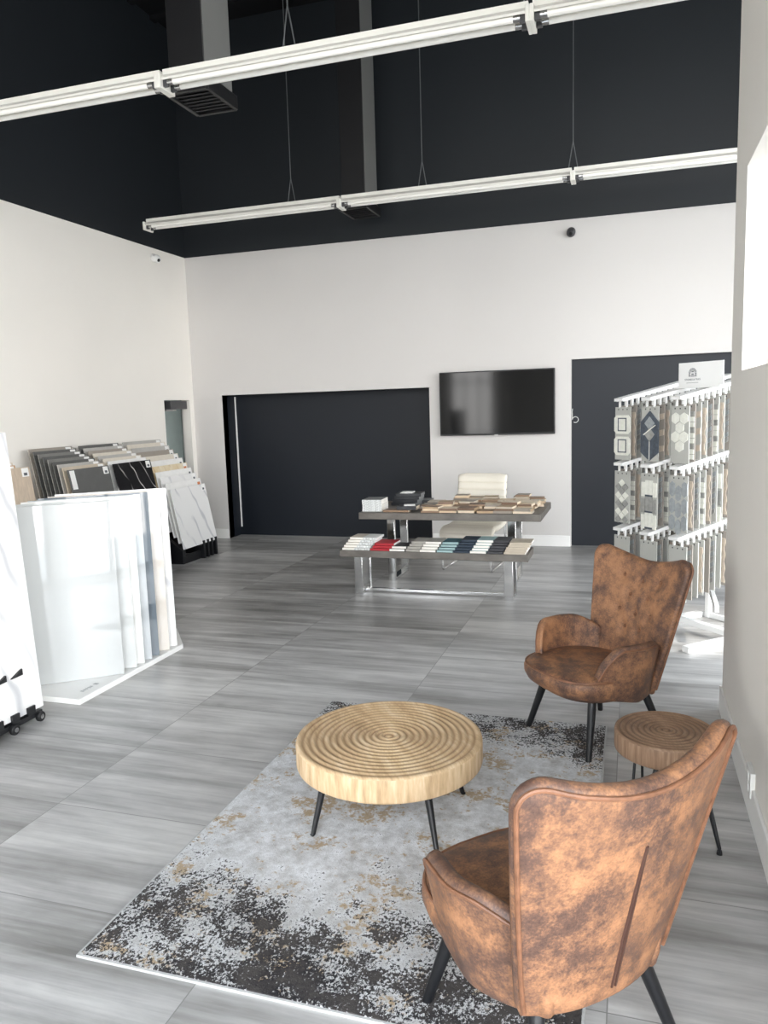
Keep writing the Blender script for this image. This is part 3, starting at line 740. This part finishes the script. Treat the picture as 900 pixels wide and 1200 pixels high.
# ------------------------------------------------------------------ polished slab display
r = tag(empty('slab_stand', (-3.4, 4.34, 0)), 'low white plinth under the big polished slabs', 'plinth')
m = MB(); m.prism([(-.36, -.575), (.185, -.575), (.185, .585), (-.10, .95), (-.70, .50), (-.36, .06)], lambda a, b: (a, b, 0), lambda a, b: (a, b, .036)); m.build('plinth', TRIM, r, bevel=.003)
m = MB()
for i in range(5): m.box(.09 + .002 * (i % 2), .112 + .004 * (i % 3 == 0), -.455 + .022 * i, -.441 + .022 * i, .0362, .0368)
m.box(.085, .117, -.325, -.300, .0362, .0368)
m.build('lettering', INKPALE, r)
tl = math.atan2(.07, 1.16); SA = rad(38)
SD = Vector((cos(SA), sin(SA), 0))                      # along each slab, towards its right edge
def slab(k, yr, width, h, mat, label, dx=0.0):
    m = MB(); m.box(-width, 0, 0, .014, 0, h)
    o = m.build('stone_slab', mat, loc=(-3.232 + dx, yr, .0375), bevel=.0015)
    o.rotation_euler = (Matrix.Rotation(SA, 3, 'Z') @ Matrix.Rotation(-tl, 3, 'X')).to_euler(); return tag(o, label, 'slab', 'polished slabs fanned out on the plinth')
for k, (yr, wd, h, mt, lb) in enumerate(SLABS): slab(k, yr, wd, h, mt, lb)
for q in (.16, .58):
    m = MB(); b0 = Vector((.168, .585, 0)) - SD * q + Vector((-.62, .79, 0)) * .30; b0.x = max(b0.x, -.34)
    t0 = Vector((.168, .585, 0)) - SD * q + Vector((-.62, .79, 0)) * .115
    m.bar((b0.x, b0.y, .045), (t0.x, t0.y, 1.0), .03, .03, up=(0, 1, 0)); m.build('prop_bar', WMETAL, r)
# ------------------------------------------------------------------ near rack with tall white tile
r = tag(empty('tile_rack', (-3.55, 3.15, 0)), 'mobile black tile rack on wheels at the left edge of the photo', 'tile rack', 'black tile racks by the left wall')
m = MB(); m.box(-.18, .262, -.45, .385, .03, .062)
m.build('base_frame', BLACKM, r, bevel=.004)
for y in (-.22, -.10, .02, .14, .26):
    m = MB(); m.prism([(.0, .063), (.275, .063), (.275, .112), (.262, .112), (.262, .074), (.0, .074)], lambda a, b: (a, y, b), lambda a, b: (a, y + .06, b)); m.build('slot_bar', BLACKM, r, bevel=.002)
for y in (-.38, .0, .15, .35):
    m = MB(); m.tube([(.262, y, .031), (.286, y, .031)], .03, 22); w_ = m.build('wheel', BLACKP, r, bevel=.004)
    m = MB(); m.tube([(.286, y, .031), (.29, y, .031)], .014, 16); h_ = m.build('hub', STEEL, w_)
for k in range(3):
    m = MB(); hg = 1.61 - .0 * k
    m.box(-.012, 0, -.80, 0, 0, hg)
    o = m.build('floor_tile', MARBLE if k == 0 else TL['white'], loc=(-3.292 - .05 * k, 3.55 - .02 * k, .0755), rot=(0, -rad(3.2), 0), bevel=.0015)
    tag(o, ['tall white marble tile facing out at the left edge of the photo', 'tall white tile just behind the marble tile at the left edge', 'rearmost tall white tile at the left edge of the photo'][k], 'tile', 'tall tiles in the near rack')
    if k == 0:
        for j, y in enumerate((-.46, -.34, -.22)):
            g_ = MB(); g_.prism([(y, .235), (y + .085, .235), (y + .085, .27)], lambda a, b: (-.0, a, b), lambda a, b: (.014, a, b)); q = g_.build('clip', BLACKM, o); q['label'] = 'black slotted clip'

# ------------------------------------------------------------------ mosaic sample rack on the right
O = Vector((.371, 5.594, 0)); AV = Vector((.722, .692, 0)).normalized(); BV = Vector((AV.y, -AV.x, 0)); RA = math.atan2(BV.y, BV.x)
r = tag(empty('mosaic_rack', O, RA), 'white metal rack with slanted arms hung with mosaic boards', 'display rack')
# local: x = BV (towards us, right), y = AV (away, right)
SL = .19
for x in (0, -.61):
    m = MB(); m.box(x - .03, x + .03, 0, .82, .0, .045); m.build('foot', WMETAL, r, bevel=.004)
m = MB(); m.box(-.64, .03, .42, .47, .046, .09); m.build('cross_bar', WMETAL, r, bevel=.004)
for x in (-.56, -.05):
    m = MB(); m.box(x - .02, x + .02, .84, .88, .0, 1.93); m.build('post', WMETAL, r, bevel=.004)
m = MB(); m.bar((-.56, .85, .3), (.0, .30, .27), .03, .05); m.build('brace', WMETAL, r, bevel=.003)
m = MB(); m.box(-.61, -.0, .845, .875, .0, .04)
m.build('back_foot', WMETAL, r, bevel=.003)
TX = (-.13, -.405, -.68); TZ = (1.75, 1.27, .775)
for z in TZ:
    m = MB(); m.box(-.74, .0, .845, .875, z + SL * .86 - .02, z + SL * .86 + .02); m.build('arm_rail', WMETAL, r, bevel=.003)
for x in TX:
    for z in TZ:
        m = MB(); m.prism([(0, z), (0, z + .022), (.86, z + .022 + SL * .86), (.86, z + SL * .86)], lambda a, b: (x - .045, a, b), lambda a, b: (x + .045, a, b)); ar = m.build('arm', WMETAL, r, bevel=.002)
        for s in (-.035, .035):
            m = MB(); m.prism([(.02, z - .006 + SL * .02), (.02, z + SL * .02), (.76, z + SL * .76), (.76, z - .006 + SL * .76)], lambda a, b: (x + s - .006, a, b), lambda a, b: (x + s + .006, a, b))
            for i in range(13):
                y = .025 + i * .056; zz = z + SL * y
                m.box(x + s - .006, x + s + .006, y + .018, y + .032, zz - .05, zz + .002)
            m.build('slot_comb', WMETAL, ar)
BW, BH = .16, .395
BOARD = plain('grey_sample_board', S(176, 176, 170), .6, var=.03); BOARD2 = plain('taupe_sample_board', S(150, 144, 136), .6, var=.03)
CH1, CH2, CH3, CH4, CH5 = plain('white_chip', S(226, 226, 216), .3, vs=40), plain('dark_slate_chip', S(72, 80, 90), .3, vs=40, var=.25), plain('grey_chip', S(150, 150, 146), .3, vs=40, var=.15), plain('blue_grey_chip', S(150, 155, 157), .3, vs=40, var=.12), plain('beige_chip', S(196, 182, 166), .35, vs=40, var=.12)
CHIPS = [CH1, CH2, CH3, CH4, CH5]
def chips(kind):
    m = MB(); h = .006
    def pl(poly, k=0, t=h): m.prism(poly, lambda a, b: (a, -.004, b), lambda a, b: (a, -.004 - t, b), k)
    def rect(x0, x1, z0, z1, k=0, t=h): pl([(x0, z0), (x1, z0), (x1, z1), (x0, z1)], k, t)
    w = BW / 2
    if kind == 'hexagon':
        R_ = .042
        for cx, cz in ((-.037, -.085), (.037, -.085), (0, -.149), (-.037, -.213), (.037, -.213), (0, -.277)):
            pl([(cx + R_ * .96 * cos(PI / 2 + i * PI / 3), cz + R_ * .94 * sin(PI / 2 + i * PI / 3)) for i in range(6)])
    elif kind == 'framed square':
        for cz in (-.13, -.29):
            c = .022
            pl([(-w - .004 + c, cz - .07), (w + .002 - c, cz - .07), (w + .002, cz - .07 + c), (w + .002, cz + .07 - c), (w + .002 - c, cz + .07), (-w - .004 + c, cz + .07), (-w - .004, cz + .07 - c), (-w - .004, cz - .07 + c)], 0, .006)
            for a in ((-.045, .045, .042, .05), (-.045, .045, -.05, -.042), (-.045, -.037, -.05, .05), (.037, .045, -.05, .05)): rect(a[0], a[1], cz + a[2], cz + a[3], 1, .008)
    elif kind == 'dark diamond':
        pl([(0, -.03), (w + .006, -.11), (w + .006, -.33), (0, -.39), (-w - .006, -.33), (-w - .006, -.11)], 1)
        pl([(-.06, -.20), (.055, -.13), (.058, -.135), (-.057, -.206)], 0, .008)
        pl([(-.002, -.25), (.003, -.25), (.003, -.385), (-.002, -.385)], 0, .008)
        for cz in (-.12, -.20): pl([(0, cz + .05), (.05, cz), (0, cz - .05), (-.05, cz)], 2 if cz < -.15 else 3, .0065)
    elif kind == 'diamond lattice':
        for i in range(5):
            for j in (-1, 0, 1):
                cz = -.09 - .062 * i - (.031 if j else 0); cx = j * .037; a, b = .032, .028
                pl([(cx - a, cz), (cx, cz + b), (cx + a, cz), (cx, cz - b)], 2 if (i + j) % 2 else 0)
    elif kind == 'brick strip':
        for x in (-.055, -.018, .019, .056):
            z = -.045 - abs(x) * .4
            for k in range(3):
                rect(x - .017, x + .017, z - .105, z, 0 if k != 1 else 2); 
                if abs(x) < .03: rect(x - .017, x + .017, z - .118, z - .106, 1)
                z -= .119
    elif kind == 'picket':
        for x in (-.055, 0, .055):
            for k in range(3):
                z = -.04 - k * .118 - (.03 if x == 0 else 0); a = .024
                pl([(x, z), (x + a, z - .018), (x + a, z - .092), (x, z - .11), (x - a, z - .092), (x - a, z - .018)], 3)
    elif kind == 'zigzag edge':
        for k in range(3):
            z = -.08 - k * .115
            pl([(-w, z), (-w + .04, z - .045), (w, z - .02), (w, z + .02)], 4); pl([(-w, z - .055), (-w + .05, z - .065), (-w + .05, z - .1), (-w, z - .1)], 1)
            pl([(-w - .03, z), (-w, z - .01), (-w, z - .05), (-w - .03, z - .03)], 4)
    elif kind == 'wavy strip':
        for x in (-.055, -.018, .019, .056): 
            pts = [(x + .014 + .006 * sin(i * 1.1), -.05 - i * .017) for i in range(20)]
            pl(pts + [(p[0] - .027, p[1]) for p in reversed(pts)], 4)
    elif kind == 'herringbone':
        for i in range(8):
            z = -.07 - i * .038
            for s in (-1, 1): pl([(0, z), (s * .07, z + .035), (s * .07, z + .004), (0, z - .031)], 2 if i % 2 else 3)
    elif kind == 'dark label':
        rect(-.02, .025, -.30, -.17, 1, .002)
    elif kind == 'subway':
        for i in range(9):
            z = -.05 - i * .037
            rect(-w + .005, -.002, z - .033, z, 2); rect(.002, w - .005, z - .033, z, 0 if i % 3 else 2)
    return m
proto = {}
def board(kind, x, y, zt, label, group, alt):
    key = (kind, alt)
    if key not in proto:
        e = MB(); e.box(-BW / 2, BW / 2, -.004, .004, -BH, 0); o = e.build('mosaic_board', BOARD2 if alt else BOARD, bevel=.001)
        k = chips(kind).build('mosaic', CHIPS, o)
        k = MB()
        for s in (-.045, 0, .045): k.tube([(s, -.0042, -.018), (s, -.0052, -.018)], .006, 8)
        k.build('hole_rivet', GREYD, o)
        proto[key] = o
    else: o = copy_tree(proto[key])
    p = O + BV * x + AV * y
    o.location = (p.x, p.y, zt); o.rotation_euler = (0, 0, RA)
    tag(o, label, 'mosaic board', group); return o
first = {(0, 0): 'hexagon', (0, 1): 'dark diamond', (0, 2): 'framed square', (1, 0): 'picket', (1, 1): 'brick strip', (1, 2): 'diamond lattice', (2, 0): 'dark label', (2, 1): 'dark label', (2, 2): 'dark label'}
KINDS = ['wavy strip', 'subway', 'zigzag edge', 'wavy strip', 'herringbone', 'subway', 'wavy strip', 'herringbone', 'brick strip']
for ti, tn in enumerate(('top', 'middle', 'bottom')):
    for ci, cn in enumerate(('right', 'centre', 'left')):
        for i in range(12 if ci == 0 else 7):
            y = .05 + i * .056
            kind = first[ti, ci] if i == 0 else ('dark label' if ti == 2 and i % 2 == 0 else KINDS[(i + ti * 2 + ci) % 9] if ti < 2 else 'herringbone' if i % 4 == 1 else 'wavy strip')
            board(kind, TX[ci], y, TZ[ti] + SL * y - .052, '%s mosaic board in the %s tier, %s arm of the white rack' % ((ORD[i] + (' from the front' if i else '')), tn, cn), 'boards on the %s tier' % tn, i % 3 == 1)
# sign on top of the rack
sp = O + BV * (-.19) + AV * .30
r = tag(empty('rack_sign', (sp.x, sp.y, 1.75 + .022 + SL * .30 + .012), RA + rad(4)), 'small white sign with grey emblem standing on top of the mosaic rack', 'sign')
m = MB(); m.box(-.185, .185, -.003, .003, 0, .168); m.build('panel', SIGNW, r, bevel=.001)
m = MB(); m.box(-.185, .185, -.04, .05, -.012, 0); m.build('stand', SIGNW, r)
m = MB()          # arched emblem made of rings and blocks
cx, cz = -.065, .095
def em(poly): m.prism(poly, lambda a, b: (cx + a, -.0032, cz + b), lambda a, b: (cx + a, -.0042, cz + b))
for r0, r1 in ((.033, .027), (.023, .017)):
    for i in range(12):
        a0, a1 = PI * i / 12 + .05, PI * (i + 1) / 12 - .02
        em([(r0 * cos(a0), r0 * sin(a0)), (r0 * cos(a1), r0 * sin(a1)), (r1 * cos(a1), r1 * sin(a1)), (r1 * cos(a0), r1 * sin(a0))])
for x0, x1 in ((-.033, -.02), (.02, .033)):
    for k in range(3): em([(x0, -.026 + .009 * k), (x1, -.026 + .009 * k), (x1, -.020 + .009 * k), (x0, -.020 + .009 * k)])
em([(-.01, -.014), (.01, -.014), (.01, -.006), (-.01, -.006)]); em([(-.016, -.026), (.016, -.026), (.016, -.02), (-.016, -.02)]); em([(-.012, .004), (.012, .004), (.006, .012), (-.006, .012)])
m.build('emblem', INK, r)
def text(s, size, x, z, mat, parent, name):
    cu = bpy.data.curves.new(name, 'FONT'); cu.body = s; cu.size = size; cu.align_x = 'CENTER'; cu.extrude = .0004
    t = bpy.data.objects.new(name, cu); col.objects.link(t)
    me = bpy.data.meshes.new_from_object(t.evaluated_get(bpy.context.evaluated_depsgraph_get())); bpy.data.objects.remove(t)
    o = bpy.data.objects.new(name, me); col.objects.link(o); me.materials.clear(); me.materials.append(mat)
    o.parent = parent; o.location = (x, -.0037, z); o.rotation_euler = (PI / 2, 0, 0); return o
text('STONES & TILES', .0185, cx, .042, INK, r, 'lettering')
m = MB()
for i in range(11): m.box(cx - .05 + .0092 * i, cx - .0435 + .0092 * i, -.0042, -.0032, .022, .028)
m.build('small_print', INKPALE, r)

# ------------------------------------------------------------------ light
w = bpy.data.worlds.new('World'); sc.world = w; w.use_nodes = True
nt = w.node_tree; bg = nt.nodes['Background']; g = G(nt)
dirz = g.n('ShaderNodeSeparateXYZ', {0: g.n('ShaderNodeTexCoord').outputs['Generated']}).outputs[2]
nt.links.new(g.ramp(g.math('ADD', g.math('MULTIPLY', dirz, .5), .5), [(.45, (1, .97, .93)), (.52, (1, .985, .97)), (.7, (.86, .93, 1)), (1, (.70, .84, 1))]), bg.inputs['Color'])
bg.inputs['Strength'].default_value = 9.0
def portal(loc, rot, sx, sy):
    l = bpy.data.lights.new('window_portal', 'AREA'); l.shape = 'RECTANGLE'; l.size = sx; l.size_y = sy; l.cycles.is_portal = True
    o = bpy.data.objects.new('window_portal', l); col.objects.link(o); o.location = loc; o.rotation_euler = rot
for a0, a1, h in OUT: portal((XR + .17, (a0 + a1) / 2, (h + .25) / 2), (0, PI / 2, 0), h - .25, a1 - a0)
for a0, a1 in ((-4.9, -3.7), (-1.6, 1.0), (1.3, 4.0)): portal(((a0 + a1) / 2, YF - .17, 2.65), (PI / 2, 0, 0), a1 - a0, 5.1)
l = bpy.data.lights.new('sun', 'SUN'); l.energy = 2.0; l.angle = rad(2.0); l.color = (1, .93, .84)
o = bpy.data.objects.new('sun', l); col.objects.link(o)
o.rotation_euler = Vector((-.66, .10, -.80)).to_track_quat('-Z', 'Y').to_euler(); o.location = (8, 2, 8)

# ------------------------------------------------------------------ camera
cd = bpy.data.cameras.new('camera'); cam = bpy.data.objects.new('camera', cd); col.objects.link(cam); sc.camera = cam
Rm = ((0.95259935, 0.01123079, -0.3040203), (0.3026934, -0.13522386, 0.94344645), (-0.03051514, -0.99075142, -0.13221365))
M4 = Matrix(((Rm[0][0], -Rm[0][1], -Rm[0][2], 0), (Rm[1][0], -Rm[1][1], -Rm[1][2], 0), (Rm[2][0], -Rm[2][1], -Rm[2][2], 1.75), (0, 0, 0, 1)))
cam.matrix_world = M4
cd.sensor_fit = 'HORIZONTAL'; cd.sensor_width = 36; cd.lens = 36 * 907 / 900; cd.clip_start = .05
vs_ = sc.view_settings; vs_.view_transform = 'Standard'; vs_.look = 'None'; vs_.gamma = 1; vs_.use_curve_mapping = False; vs_.exposure = 0.45
sc.cycles.use_denoising = True; sc.cycles.max_bounces = 10; sc.cycles.diffuse_bounces = 6; sc.cycles.sample_clamp_indirect = 8
